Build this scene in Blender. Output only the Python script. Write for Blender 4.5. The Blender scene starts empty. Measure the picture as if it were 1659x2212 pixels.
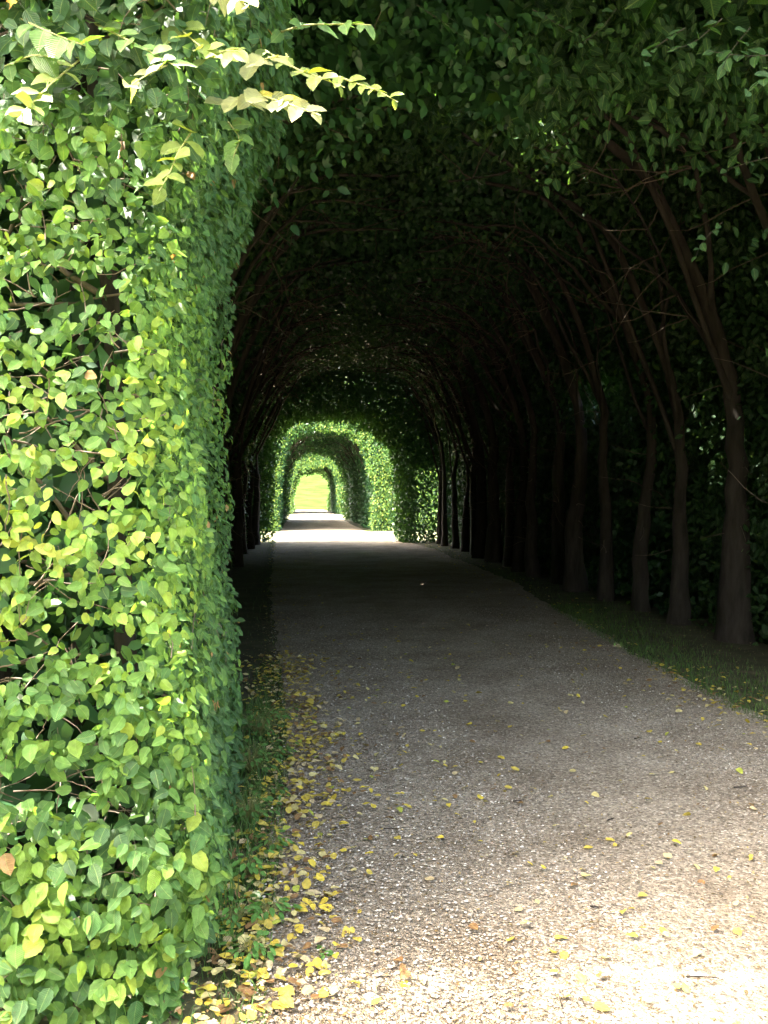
import bpy, math, random
import numpy as np
from mathutils import Vector, Matrix

# ------------------------------------------------------------------ camera, sky, sun, exposure
scene = bpy.context.scene
COL = scene.collection
rng = np.random.default_rng(7)
random.seed(7)

CAM_H = 1.55
F_PX = 1900.0            # focal length in pixels of a 1659 x 2212 picture
VX, VY = 641.0, 1069.0   # vanishing point of the tunnel in that picture
cam_d = bpy.data.cameras.new('camera')
cam = bpy.data.objects.new('camera', cam_d)
COL.objects.link(cam)
cam_d.sensor_fit = 'VERTICAL'
cam_d.sensor_height = 36.0
cam_d.lens = 36.0 * F_PX / 2212.0
cam_d.clip_end = 3000
YAW = math.atan((829.5 - VX) / F_PX)
PITCH = math.atan((VY - 1106.0) / F_PX)
cam.location = (0, 0, CAM_H)
cam.rotation_euler = (math.pi / 2 + PITCH, 0, -YAW)
scene.camera = cam

SUN_EL = math.radians(58)
SUN_AZ = math.radians(-86)           # from +Y towards -X: the sun stands to the left, a touch ahead
world = bpy.data.worlds.new('World')
scene.world = world
world.use_nodes = True
wn = world.node_tree
bg = wn.nodes['Background']
sky = wn.nodes.new('ShaderNodeTexSky')
sky.sky_type = 'NISHITA'
sky.sun_disc = False
sky.sun_elevation = SUN_EL
sky.sun_rotation = SUN_AZ
sky.air_density = 0.55
sky.dust_density = 6.0
sky.ozone_density = 0.0
hz = wn.nodes.new('ShaderNodeMix'); hz.data_type = 'RGBA'; hz.blend_type = 'MULTIPLY'; hz.inputs[0].default_value = 1.0
hz.inputs[7].default_value = (1.06, 1.0, 0.85, 1)      # thin bright cloud instead of clear blue
wn.links.new(sky.outputs[0], hz.inputs[6])
wn.links.new(hz.outputs[2], bg.inputs[0])
bg.inputs[1].default_value = 0.15

sun_d = bpy.data.lights.new('sun', 'SUN')
sun_d.energy = 2.6
sun_d.angle = math.radians(0.53)
sun_d.color = (1.0, 0.95, 0.86)
sun = bpy.data.objects.new('sun', sun_d)
COL.objects.link(sun)
sdir = Vector((math.sin(SUN_AZ) * math.cos(SUN_EL), math.cos(SUN_AZ) * math.cos(SUN_EL), math.sin(SUN_EL)))
sun.rotation_euler = sdir.to_track_quat('Z', 'Y').to_euler()

scene.view_settings.view_transform = 'Standard'
scene.view_settings.look = 'None'
scene.view_settings.gamma = 1.0
scene.view_settings.exposure = 4.8
scene.view_settings.use_curve_mapping = False
scene.cycles.use_denoising = True
scene.cycles.max_bounces = 10
scene.cycles.diffuse_bounces = 6
scene.cycles.transmission_bounces = 8
scene.cycles.use_adaptive_sampling = False

# ------------------------------------------------------------------ small helpers
def at(px, py, Y):
    """point at distance Y down the tunnel seen at (px, py) of the 1659 x 2212 picture"""
    v = Vector(((px - 829.5) / F_PX, (1106.0 - py) / F_PX, -1.0))
    v = cam.rotation_euler.to_matrix() @ v
    k = Y / v.y
    return Vector((v.x * k, Y, CAM_H + v.z * k))

def ground_at(px, py, z=0.0):
    v = Vector(((px - 829.5) / F_PX, (1106.0 - py) / F_PX, -1.0))
    v = cam.rotation_euler.to_matrix() @ v
    k = (z - CAM_H) / v.z
    return Vector((v.x * k, v.y * k, z))

_R = np.array(cam.rotation_euler.to_matrix())
def project(P):
    q = (P - np.array([0, 0, CAM_H])) @ _R
    d = -q[:, 2]
    d = np.where(d > 0.05, d, 0.05)
    return 829.5 + F_PX * q[:, 0] / d, 1106.0 - F_PX * q[:, 1] / d, -q[:, 2]

def tag(o, label=None, cat=None, group=None, kind=None):
    if label: o['label'] = label
    if cat: o['category'] = cat
    if group: o['group'] = group
    if kind: o['kind'] = kind
    return o

def empty(name, loc, rz=0.0):
    o = bpy.data.objects.new(name, None)
    o.empty_display_size = 0.2
    COL.objects.link(o)
    o.location = loc
    o.rotation_euler = (0, 0, rz)
    return o

def link(name, mesh, parent=None, kind=None):
    o = bpy.data.objects.new(name, mesh)
    COL.objects.link(o)
    if parent is not None:
        o.parent = parent
        o.matrix_parent_inverse = Matrix.Translation(-Vector(parent.location))
    if kind: o['kind'] = kind
    return o

def mesh_np(name, V, T, mat, col=None, luv=None, smooth=False):
    me = bpy.data.meshes.new(name)
    V = np.asarray(V, dtype=np.float32)
    T = np.asarray(T, dtype=np.int32)
    n, m = len(V), len(T)
    k = T.shape[1]
    me.vertices.add(n)
    me.vertices.foreach_set('co', V.ravel())
    me.loops.add(m * k)
    me.loops.foreach_set('vertex_index', T.ravel())
    me.polygons.add(m)
    me.polygons.foreach_set('loop_start', np.arange(0, m * k, k, dtype=np.int32))
    me.polygons.foreach_set('use_smooth', np.full(m, smooth, dtype=bool))
    if col is not None:
        a = me.attributes.new('tint', 'FLOAT_COLOR', 'POINT')
        c = np.ones((n, 4), dtype=np.float32)
        c[:, :3] = col
        a.data.foreach_set('color', c.ravel())
    if luv is not None:
        a = me.attributes.new('luv', 'FLOAT_VECTOR', 'POINT')
        c = np.zeros((n, 3), dtype=np.float32)
        c[:, :2] = luv
        a.data.foreach_set('vector', c.ravel())
    me.materials.append(mat)
    me.update(calc_edges=True)
    return me

_perm = rng.random((64, 64, 64)).astype(np.float32)
def vnoise(P, sc):
    """smooth value noise 0..1, P (n,3), sc scalar or 3-vector frequency"""
    q = np.asarray(P) * np.asarray(sc)
    i = np.floor(q).astype(int)
    f = q - i
    f = f * f * (3 - 2 * f)
    out = 0
    for dx in (0, 1):
        for dy in (0, 1):
            for dz in (0, 1):
                w = (f[:, 0] if dx else 1 - f[:, 0]) * (f[:, 1] if dy else 1 - f[:, 1]) * (f[:, 2] if dz else 1 - f[:, 2])
                out = out + w * _perm[(i[:, 0] + dx) % 64, (i[:, 1] + dy) % 64, (i[:, 2] + dz) % 64]
    return out

def unit(a):
    return a / np.maximum(np.linalg.norm(a, axis=1, keepdims=True), 1e-6)

# ------------------------------------------------------------------ leaves
def leaf_fine(seed=0, st=8, wid=0.62):
    """hornbeam leaf, toothed edge, folded along the midrib; length 1 along +Y, facing +Z"""
    r = np.random.default_rng(seed)
    V, UV = [], []
    curl = r.uniform(-0.30, 0.02)
    fold = r.uniform(0.10, 0.34)
    skew = r.uniform(-0.07, 0.07)
    V.append((0, 0, 0)); UV.append((0, 0))
    for i in range(1, st):
        t = i / st
        w = 0.5 * wid * (math.sin(math.pi * t ** 0.86)) ** 0.60
        w *= 1.0 + (0.06 if i % 2 else -0.05)
        zc = curl * (t * t) * 0.6
        wob = 0.03 * math.sin(7 * t + seed)
        V.append((skew * math.sin(math.pi * t), t, zc)); UV.append((0, t))
        V.append((-w + skew * math.sin(math.pi * t), t - 0.05, zc + w * fold + wob)); UV.append((-w, t))
        V.append((w + skew * math.sin(math.pi * t), t - 0.05, zc + w * fold - wob)); UV.append((w, t))
    V.append((0, 1.04, curl * 0.75)); UV.append((0, 1))
    F = [(0, 1, 2), (0, 3, 1)]
    for i in range(st - 2):
        a = 1 + 3 * i; b = a + 3
        F += [(a, b, b + 1), (a, b + 1, a + 1), (a, a + 2, b + 2), (a, b + 2, b)]
    a = 1 + 3 * (st - 2); e = len(V) - 1
    F += [(a, e, a + 1), (a, a + 2, e)]
    return np.array(V), np.array(F), np.array(UV)

def leaf_mid(seed=0):
    r = np.random.default_rng(seed + 50)
    c = r.uniform(-0.2, 0.05)
    V = np.array([(0, 0, 0), (-0.27, 0.3, 0.07), (0.27, 0.3, 0.07), (-0.24, 0.66, 0.06 + c * .4), (0.24, 0.66, 0.06 + c * .4), (0, 1, c), (0, 0.5, c * .2)])
    F = np.array([(0, 6, 1), (1, 6, 3), (3, 6, 5), (0, 2, 6), (2, 4, 6), (4, 5, 6)])
    return V, F, V[:, :2].copy()

def leaf_far():
    V = np.array([(0, 0, 0), (-0.33, 0.48, 0.1), (0, 1, -0.04), (0.33, 0.48, 0.1)])
    F = np.array([(0, 2, 1), (0, 3, 2)])
    return V, F, V[:, :2].copy()

FINE = [leaf_fine(s, 8, 0.64 + 0.035 * (s % 5)) for s in range(8)]
FINE_L = [leaf_fine(s, 6, 0.64 + 0.035 * (s % 5)) for s in range(8)]
MID = [leaf_mid(s) for s in range(4)]
FAR = [leaf_far()]

def frames(N, T):
    N = unit(N)
    T = T - N * np.sum(N * T, axis=1, keepdims=True)
    T = unit(T)
    X = np.cross(T, N)
    return X, T, N

class Mass:
    """collects many leaves into one mesh"""
    def __init__(s): s.V, s.F, s.C, s.U, s.n = [], [], [], [], 0
    def add(s, P, N, T, S, C, tmpls):
        if len(P) == 0: return
        X, T, N = frames(N, T)
        which = rng.integers(0, len(tmpls), len(P))
        for k, (tv, tf, tu) in enumerate(tmpls):
            m = which == k
            c = int(m.sum())
            if not c: continue
            L = tv[None, :, :] * S[m][:, None, None]
            V = P[m][:, None, :] + L[:, :, 0:1] * X[m][:, None, :] + L[:, :, 1:2] * T[m][:, None, :] + L[:, :, 2:3] * N[m][:, None, :]
            F = tf[None] + (np.arange(c) * len(tv))[:, None, None] + s.n
            s.V.append(V.reshape(-1, 3)); s.F.append(F.reshape(-1, 3))
            s.C.append(np.repeat(C[m], len(tv), axis=0))
            s.U.append(np.tile(tu, (c, 1)))
            s.n += c * len(tv)
    def build(s, name, mat):
        return mesh_np(name, np.concatenate(s.V), np.concatenate(s.F), mat, np.concatenate(s.C), np.concatenate(s.U), smooth=True)

# ------------------------------------------------------------------ materials
def new_mat(name):
    m = bpy.data.materials.new(name)
    m.use_nodes = True
    return m, m.node_tree, m.node_tree.nodes['Principled BSDF'], m.node_tree.nodes['Material Output']

def leaf_material(name, trans=0.42, rough=0.45, veins=True, spec=0.38):
    m, nt, bs, out = new_mat(name)
    N, L = nt.nodes, nt.links
    a = N.new('ShaderNodeAttribute'); a.attribute_name = 'tint'
    col = a.outputs['Color']
    if veins:
        u = N.new('ShaderNodeAttribute'); u.attribute_name = 'luv'
        sp = N.new('ShaderNodeSeparateXYZ'); L.new(u.outputs['Vector'], sp.inputs[0])
        ab = N.new('ShaderNodeMath'); ab.operation = 'ABSOLUTE'; L.new(sp.outputs[0], ab.inputs[0])
        m1 = N.new('ShaderNodeMath'); m1.operation = 'MULTIPLY_ADD'; L.new(ab.outputs[0], m1.inputs[0]); m1.inputs[1].default_value = -0.9; L.new(sp.outputs[1], m1.inputs[2])
        m2 = N.new('ShaderNodeMath'); m2.operation = 'MULTIPLY'; L.new(m1.outputs[0], m2.inputs[0]); m2.inputs[1].default_value = 78.0
        s = N.new('ShaderNodeMath'); s.operation = 'SINE'; L.new(m2.outputs[0], s.inputs[0])
        rib = N.new('ShaderNodeMapRange'); L.new(ab.outputs[0], rib.inputs[0]); rib.inputs[1].default_value = 0.0; rib.inputs[2].default_value = 0.025; rib.inputs[3].default_value = 1.0; rib.inputs[4].default_value = 0.0
        bump = N.new('ShaderNodeBump'); bump.inputs['Strength'].default_value = 0.55; bump.inputs['Distance'].default_value = 0.0016
        L.new(s.outputs[0], bump.inputs['Height'])
        L.new(bump.outputs[0], bs.inputs['Normal'])
        vm = N.new('ShaderNodeMapRange'); L.new(s.outputs[0], vm.inputs[0]); vm.inputs[1].default_value = -1; vm.inputs[2].default_value = -0.6; vm.inputs[3].default_value = 0.22; vm.inputs[4].default_value = 0.0
        mx = N.new('ShaderNodeMath'); mx.operation = 'MAXIMUM'; L.new(vm.outputs[0], mx.inputs[0]); L.new(rib.outputs[0], mx.inputs[1])
        m3 = N.new('ShaderNodeMath'); m3.operation = 'MULTIPLY'; L.new(mx.outputs[0], m3.inputs[0]); m3.inputs[1].default_value = 0.5
        mix = N.new('ShaderNodeMix'); mix.data_type = 'RGBA'; L.new(m3.outputs[0], mix.inputs[0]); L.new(col, mix.inputs[6]); mix.inputs[7].default_value = (0.30, 0.42, 0.13, 1)
        # blotches of older, duller tissue
        nz = N.new('ShaderNodeTexNoise'); nz.inputs['Scale'].default_value = 60; nz.inputs['Detail'].default_value = 3
        geo = N.new('ShaderNodeNewGeometry'); L.new(geo.outputs['Position'], nz.inputs['Vector'])
        mr = N.new('ShaderNodeMapRange'); L.new(nz.outputs[0], mr.inputs[0]); mr.inputs[1].default_value = .3; mr.inputs[2].default_value = .7; mr.inputs[3].default_value = 0.8; mr.inputs[4].default_value = 1.2
        hs = N.new('ShaderNodeHueSaturation'); L.new(mr.outputs[0], hs.inputs['Value']); L.new(mix.outputs[2], hs.inputs['Color'])
        sn = N.new('ShaderNodeTexNoise'); sn.inputs['Scale'].default_value = 140; sn.inputs['Detail'].default_value = 2; L.new(geo.outputs['Position'], sn.inputs['Vector'])
        sm = N.new('ShaderNodeMapRange'); L.new(sn.outputs[0], sm.inputs[0]); sm.inputs[1].default_value = .69; sm.inputs[2].default_value = .74; sm.inputs[3].default_value = 0; sm.inputs[4].default_value = .8
        bm = N.new('ShaderNodeMix'); bm.data_type = 'RGBA'; L.new(sm.outputs[0], bm.inputs[0]); L.new(hs.outputs[0], bm.inputs[6]); bm.inputs[7].default_value = (0.12, 0.07, 0.03, 1)
        col = bm.outputs[2]
    L.new(col, bs.inputs['Base Color'])
    bs.inputs['Roughness'].default_value = rough
    bs.inputs['Specular IOR Level'].default_value = spec
    tr = N.new('ShaderNodeBsdfTranslucent')
    g = N.new('ShaderNodeMix'); g.data_type = 'RGBA'; g.blend_type = 'MULTIPLY'; g.inputs[0].default_value = 1.0
    L.new(col, g.inputs[6]); g.inputs[7].default_value = (1.35, 1.15, 0.5, 1)
    L.new(g.outputs[2], tr.inputs['Color'])
    ms = N.new('ShaderNodeMixShader'); ms.inputs[0].default_value = trans
    L.new(bs.outputs[0], ms.inputs[1]); L.new(tr.outputs[0], ms.inputs[2]); L.new(ms.outputs[0], out.inputs[0])
    return m

def noise_mat(name, c1, c2, scale=8, rough=0.9, bump=0.3, dist=0.01, detail=6, c3=None, stretch=None):
    m, nt, bs, out = new_mat(name)
    N, L = nt.nodes, nt.links
    tc = N.new('ShaderNodeTexCoord')
    mp = N.new('ShaderNodeMapping'); L.new(tc.outputs['Object'], mp.inputs[0])
    if stretch: mp.inputs['Scale'].default_value = stretch
    nz = N.new('ShaderNodeTexNoise'); nz.inputs['Scale'].default_value = scale; nz.inputs['Detail'].default_value = detail; nz.inputs['Roughness'].default_value = 0.65
    L.new(mp.outputs[0], nz.inputs['Vector'])
    cr = N.new('ShaderNodeValToRGB'); L.new(nz.outputs[0], cr.inputs[0])
    cr.color_ramp.elements[0].position = 0.32; cr.color_ramp.elements[0].color = (*c1, 1)
    cr.color_ramp.elements[1].position = 0.68; cr.color_ramp.elements[1].color = (*c2, 1)
    if c3:
        e = cr.color_ramp.elements.new(0.5); e.color = (*c3, 1)
    L.new(cr.outputs[0], bs.inputs['Base Color'])
    bs.inputs['Roughness'].default_value = rough
    bs.inputs['Specular IOR Level'].default_value = 0.2
    b = N.new('ShaderNodeBump'); b.inputs['Strength'].default_value = bump; b.inputs['Distance'].default_value = dist
    L.new(nz.outputs[0], b.inputs['Height']); L.new(b.outputs[0], bs.inputs['Normal'])
    return m

M_LEAF = leaf_material('hornbeam leaf', trans=0.42)
M_LEAF_FAR = leaf_material('hornbeam leaf distant', trans=0.22, veins=False)
M_FALLEN = leaf_material('fallen leaf', trans=0.15, rough=0.7, veins=True, spec=0.2)
M_GRASS = leaf_material('grass blade', trans=0.3, rough=0.6, veins=False)
M_BARK = noise_mat('hornbeam bark', (0.02, 0.017, 0.013), (0.06, 0.05, 0.04), 9, 0.9, 0.7, 0.02, stretch=(1, 1, 0.18))
M_TWIG = noise_mat('twig bark', (0.09, 0.066, 0.05), (0.20, 0.16, 0.12), 25, 0.85, 0.3, 0.004)
M_SHOOT = noise_mat('green shoot bark', (0.15, 0.17, 0.05), (0.24, 0.24, 0.09), 25, 0.7, 0.2, 0.003)
M_SOIL = noise_mat('soil under the trees', (0.045, 0.038, 0.026), (0.10, 0.085, 0.055), 3.5, 0.95, 0.8, 0.03, 9, c3=(0.055, 0.06, 0.03))
M_LAWN = noise_mat('lawn', (0.05, 0.11, 0.02), (0.10, 0.17, 0.035), 0.5, 0.9, 0.5, 0.05, 9)
M_MEADOW = noise_mat('meadow', (0.014, 0.034, 0.007), (0.036, 0.052, 0.014), 0.5, 1.0, 0.3, 0.1, 8, c3=(0.021, 0.042, 0.009))
M_MEADOW.node_tree.nodes['Principled BSDF'].inputs['Specular IOR Level'].default_value = 0.0

def gravel_material():
    m, nt, bs, out = new_mat('fine gravel')
    N, L = nt.nodes, nt.links
    tc = N.new('ShaderNodeTexCoord')
    v1 = N.new('ShaderNodeTexVoronoi'); v1.inputs['Scale'].default_value = 95; v1.inputs['Randomness'].default_value = 1
    v2 = N.new('ShaderNodeTexVoronoi'); v2.inputs['Scale'].default_value = 230
    n1 = N.new('ShaderNodeTexNoise'); n1.inputs['Scale'].default_value = 1.3; n1.inputs['Detail'].default_value = 7; n1.inputs['Roughness'].default_value = 0.65
    n2 = N.new('ShaderNodeTexNoise'); n2.inputs['Scale'].default_value = 30; n2.inputs['Detail'].default_value = 6; n2.inputs['Roughness'].default_value = 0.7
    for n in (v1, v2, n1, n2): L.new(tc.outputs['Object'], n.inputs['Vector'])
    sp = N.new('ShaderNodeSeparateColor'); L.new(v1.outputs['Color'], sp.inputs[0])
    cr = N.new('ShaderNodeValToRGB'); L.new(sp.outputs[0], cr.inputs[0])
    el = cr.color_ramp.elements
    el[0].position = 0; el[0].color = (0.14, 0.126, 0.105, 1)
    el[1].position = 1; el[1].color = (0.56, 0.53, 0.47, 1)
    for p, c in ((0.25, (0.235, 0.208, 0.17)), (0.6, (0.315, 0.283, 0.23)), (0.88, (0.37, 0.337, 0.28))):
        e = el.new(p); e.color = (*c, 1)
    big = N.new('ShaderNodeValToRGB'); L.new(n1.outputs[0], big.inputs[0])
    big.color_ramp.elements[0].position = 0.33; big.color_ramp.elements[0].color = (0.70, 0.63, 0.54, 1)
    big.color_ramp.elements[1].position = 0.66; big.color_ramp.elements[1].color = (1.25, 1.20, 1.12, 1)
    mx = N.new('ShaderNodeMix'); mx.data_type = 'RGBA'; mx.blend_type = 'MULTIPLY'; mx.inputs[0].default_value = 1
    L.new(cr.outputs[0], mx.inputs[6]); L.new(big.outputs[0], mx.inputs[7])
    sm = N.new('ShaderNodeMix'); sm.data_type = 'RGBA'; sm.blend_type = 'OVERLAY'; sm.inputs[0].default_value = 0.55
    L.new(mx.outputs[2], sm.inputs[6]); L.new(n2.outputs[0], sm.inputs[7])
    L.new(sm.outputs[2], bs.inputs['Base Color'])
    bs.inputs['Roughness'].default_value = 0.85
    bs.inputs['Specular IOR Level'].default_value = 0.25
    ad = N.new('ShaderNodeMath'); ad.operation = 'MULTIPLY_ADD'; L.new(v2.outputs['Distance'], ad.inputs[0]); ad.inputs[1].default_value = 0.5; L.new(v1.outputs['Distance'], ad.inputs[2])
    ad2 = N.new('ShaderNodeMath'); ad2.operation = 'MULTIPLY_ADD'; L.new(n2.outputs[0], ad2.inputs[0]); ad2.inputs[1].default_value = -0.9; L.new(ad.outputs[0], ad2.inputs[2])
    b = N.new('ShaderNodeBump'); b.invert = True; b.inputs['Strength'].default_value = 1.0; b.inputs['Distance'].default_value = 0.02
    L.new(ad2.outputs[0], b.inputs['Height']); L.new(b.outputs[0], bs.inputs['Normal'])
    return m
M_GRAVEL = gravel_material()

def tint_mat(name, rough=0.85):
    m, nt, bs, out = new_mat(name)
    N, L = nt.nodes, nt.links
    a = N.new('ShaderNodeAttribute'); a.attribute_name = 'tint'
    nz = N.new('ShaderNodeTexNoise'); nz.inputs['Scale'].default_value = 150
    g = N.new('ShaderNodeNewGeometry'); L.new(g.outputs['Position'], nz.inputs['Vector'])
    mr = N.new('ShaderNodeMapRange'); L.new(nz.outputs[0], mr.inputs[0]); mr.inputs[3].default_value = .7; mr.inputs[4].default_value = 1.3
    hs = N.new('ShaderNodeHueSaturation'); L.new(mr.outputs[0], hs.inputs['Value']); L.new(a.outputs['Color'], hs.inputs['Color'])
    L.new(hs.outputs[0], bs.inputs['Base Color'])
    bs.inputs['Roughness'].default_value = rough
    return m
M_PEBBLE = tint_mat('pebbles')

# ------------------------------------------------------------------ ground
def sheet(name, rows, mat, kind='structure'):
    """rows: list of rows of points (same length)"""
    n = len(rows[0]); V = [p for r in rows for p in r]
    F = [(j * n + i, j * n + i + 1, (j + 1) * n + i + 1, (j + 1) * n + i) for j in range(len(rows) - 1) for i in range(n - 1)]
    me = mesh_np(name, V, F, mat, smooth=True)
    return link(name, me, None, kind)

def left_edge(y):   # left edge of the gravel
    return float(np.interp(y, [-6, 2.6, 5, 8, 15, 30, 60, 90], [-0.25, -0.12, -0.06, -0.16, -0.45, -0.75, -0.55, -0.3]))
def right_edge(y):
    return float(np.interp(y, [-6, 4, 6, 9, 15, 25, 30, 38, 60, 90], [4.5, 3.6, 3.2, 3.35, 3.8, 3.9, 3.4, 2.9, 2.9, 2.9]))

# ground
rows = []
for y in np.concatenate([np.arange(-40, 0, 8), np.arange(0, 90, 1.5)]):
    rows.append([(x, y, 0.0) for x in (-60, -30, -12, -6, -3, -2, -1, 0, 1, 2, 3, 4, 5, 6, 9, 14, 30, 60)])
sheet('ground', rows, M_SOIL)
# meadow rising beyond the tunnel
def hill(x, y):
    t = max(0.0, (y - 92) / 110)
    return 0.004 + 13.0 * (t * t * (3 - 2 * t) if t < 1 else 1.0 + (t - 1) * .15) + 0.35 * math.sin(x * .07 + 1) * min(1, t * 3)
rows = []
for y in list(np.arange(88.5, 230, 5)) + [260, 400, 900]:
    rows.append([(x, y, hill(x, y)) for x in np.linspace(-420, 420, 61)])
sheet('meadow', rows, M_MEADOW)
# lawns either side
for nm, x0, x1 in (('lawn', 6.6, 60.0), ('lawn', -60.0, -4.2)):
    rows = [[(x, y, 0.006) for x in np.linspace(x0, x1, 12)] for y in np.arange(-38, 89, 6)]
    sheet(nm, rows, M_LAWN)
# gravel path
rows = []
for y in np.arange(-8, 90.1, 0.12 if True else 1):
    l = left_edge(y) + 0.10 * (vnoise(np.array([[y, 0.3, 0.5]]), 1.3)[0] - .5) + 0.07 * (vnoise(np.array([[y, 7.3, 0.5]]), 6)[0] - .5)
    r = right_edge(y) + 0.22 * (vnoise(np.array([[y, 3.3, 0.5]]), .6)[0] - .5) + 0.16 * (vnoise(np.array([[y, 9.3, 0.5]]), 5)[0] - .5)
    rows.append([(l + (r - l) * t, y, 0.006 + 0.02 * math.sin(math.pi * t)) for t in np.linspace(0, 1, 9)])
sheet('gravel_path', rows, M_GRAVEL)

# loose stones on the gravel
def pebbles():
    ico = np.array([(0, 0, 1), (1, 0, 0), (0, 1, 0), (-1, 0, 0), (0, -1, 0), (0.1, 0.1, -1)], dtype=float)
    f = np.array([(0, 1, 2), (0, 2, 3), (0, 3, 4), (0, 4, 1), (5, 2, 1), (5, 3, 2), (5, 4, 3), (5, 1, 4)])
    n = 52000
    y = 2.2 + 9.5 * rng.random(n) ** 1.9
    x = np.array([left_edge(v) for v in y]) - 0.05 + rng.random(n) * (np.minimum(np.array([right_edge(v) for v in y]), 0.66 * y + .3) - np.array([left_edge(v) for v in y]))
    s = 0.0022 + 0.0052 * rng.random(n) ** 2.2
    a = rng.random(n) * 6.28
    q = ico[None] * (1 + 0.45 * (rng.random((n, 6, 1)) - .5)) * np.stack([s * 1.3, s, s * .62], 1)[:, None, :]
    X = q[:, :, 0] * np.cos(a)[:, None] - q[:, :, 1] * np.sin(a)[:, None]
    Y = q[:, :, 0] * np.sin(a)[:, None] + q[:, :, 1] * np.cos(a)[:, None]
    s *= 1.0
    P = np.stack([X + x[:, None], Y + y[:, None], q[:, :, 2] + 0.022 + s[:, None] * .25], 2)
    F = f[None] + (np.arange(n) * 6)[:, None, None]
    base = np.array([[.31, .285, .24], [.20, .175, .14], [.46, .43, .37], [.62, .59, .53], [.26, .20, .145], [.11, .092, .07]])
    c = base[rng.choice(6, n, p=[.34, .26, .14, .04, .1, .12])] * (0.7 + .6 * rng.random((n, 1)))
    me = mesh_np('loose_gravel', P.reshape(-1, 3), F.reshape(-1, 3), M_PEBBLE, np.repeat(c, 6, 0))
    link('loose_gravel', me, None, 'stuff')
pebbles()

# ------------------------------------------------------------------ tubes
def smooth_path(pts, n):
    pts = [np.array(p, float) for p in pts]
    P = [2 * pts[0] - pts[1]] + pts + [2 * pts[-1] - pts[-2]]
    out = []
    segs = len(pts) - 1
    for k in range(n + 1):
        u = k / n * segs
        i = min(int(u), segs - 1); t = u - i
        a, b, c, d = P[i], P[i + 1], P[i + 2], P[i + 3]
        out.append(0.5 * ((2 * b) + (c - a) * t + (2 * a - 5 * b + 4 * c - d) * t * t + (3 * b - a - 3 * c + d) * t ** 3))
    return np.array(out)

class Tubes:
    def __init__(s): s.V, s.F, s.n = [], [], 0
    def add(s, path, r0, r1, sides=6, wob=0.0, flare=0.0):
        path = np.asarray(path); n = len(path)
        t = np.gradient(path, axis=0); t = unit(t)
        ref = np.array([0.0, 1.0, 0.0]) if abs(t[0][1]) < .8 else np.array([1.0, 0, 0])
        a = unit(np.cross(t, ref)); b = np.cross(t, a)
        rr = r0 + (r1 - r0) * np.linspace(0, 1, n) ** 0.8
        rr = rr * (1 + flare * np.exp(-np.linspace(0, 1, n) * 9))
        if wob: rr = rr * (1 + wob * (rng.random(n) - .5))
        ang = np.arange(sides) * 2 * np.pi / sides
        if wob:
            lob = 1 + wob * .9 * np.sin(ang * 2 + rng.random() * 6) + wob * .5 * np.sin(ang * 3 + rng.random() * 6)
        else: lob = np.ones(sides)
        V = path[:, None, :] + (rr[:, None] * lob[None])[:, :, None] * (np.cos(ang)[None, :, None] * a[:, None, :] + np.sin(ang)[None, :, None] * b[:, None, :])
        s.V.append(V.reshape(-1, 3))
        i = np.arange(n - 1)[:, None] * sides; j = np.arange(sides)[None]; k = (j + 1) % sides
        q = np.stack([i + j, i + k, i + sides + k, i + sides + j], 2).reshape(-1, 4) + s.n
        s.F.append(q)
        s.n += n * sides
    def build(s, name, mat):
        return mesh_np(name, np.concatenate(s.V), np.concatenate(s.F), mat, smooth=True)

def wander(p0, d, L, n=6, j=0.25, up=0.0):
    p = np.array(p0, float); d = np.array(d, float); d /= np.linalg.norm(d)
    out = [p.copy()]
    for _ in range(n):
        d = d + j * (rng.random(3) - .5) + np.array([0, 0, up])
        d /= np.linalg.norm(d)
        p = p + d * L / n
        out.append(p.copy())
    return np.array(out)

# ------------------------------------------------------------------ leaf colours
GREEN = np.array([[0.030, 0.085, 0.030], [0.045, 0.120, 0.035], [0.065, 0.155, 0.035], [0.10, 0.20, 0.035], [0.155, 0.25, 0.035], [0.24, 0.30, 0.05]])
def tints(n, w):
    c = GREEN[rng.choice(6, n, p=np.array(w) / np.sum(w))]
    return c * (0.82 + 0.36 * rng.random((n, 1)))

# ------------------------------------------------------------------ vault profile
class Vault:
    def __init__(s, cx, a, H, n):
        s.cx, s.a, s.H, s.n = cx, a, H, n
        th = np.linspace(0, np.pi, 400)
        c, sn = np.cos(th), np.sin(th)
        x = cx + a * np.sign(c) * np.abs(c) ** (2 / n)
        z = H * np.abs(sn) ** (2 / n)
        L = np.concatenate([[0], np.cumsum(np.hypot(np.diff(x), np.diff(z)))])
        s.x, s.z, s.L, s.len = x, z, L, L[-1]
    def point(s, u):      # u 0..1 from right foot over the top to left foot
        l = u * s.len
        x = np.interp(l, s.L, s.x); z = np.interp(l, s.L, s.z)
        e = .01 * s.len
        dx = np.interp(l + e, s.L, s.x) - np.interp(l - e, s.L, s.x)
        dz = np.interp(l + e, s.L, s.z) - np.interp(l - e, s.L, s.z)
        k = np.hypot(dx, dz) + 1e-9
        nx, nz = dz / k, -dx / k
        return x, z, nx, nz
    def inside(s, x, z):
        return (np.abs((x - s.cx) / s.a) ** s.n + np.abs(np.maximum(z, 0) / s.H) ** s.n) < 1

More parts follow.
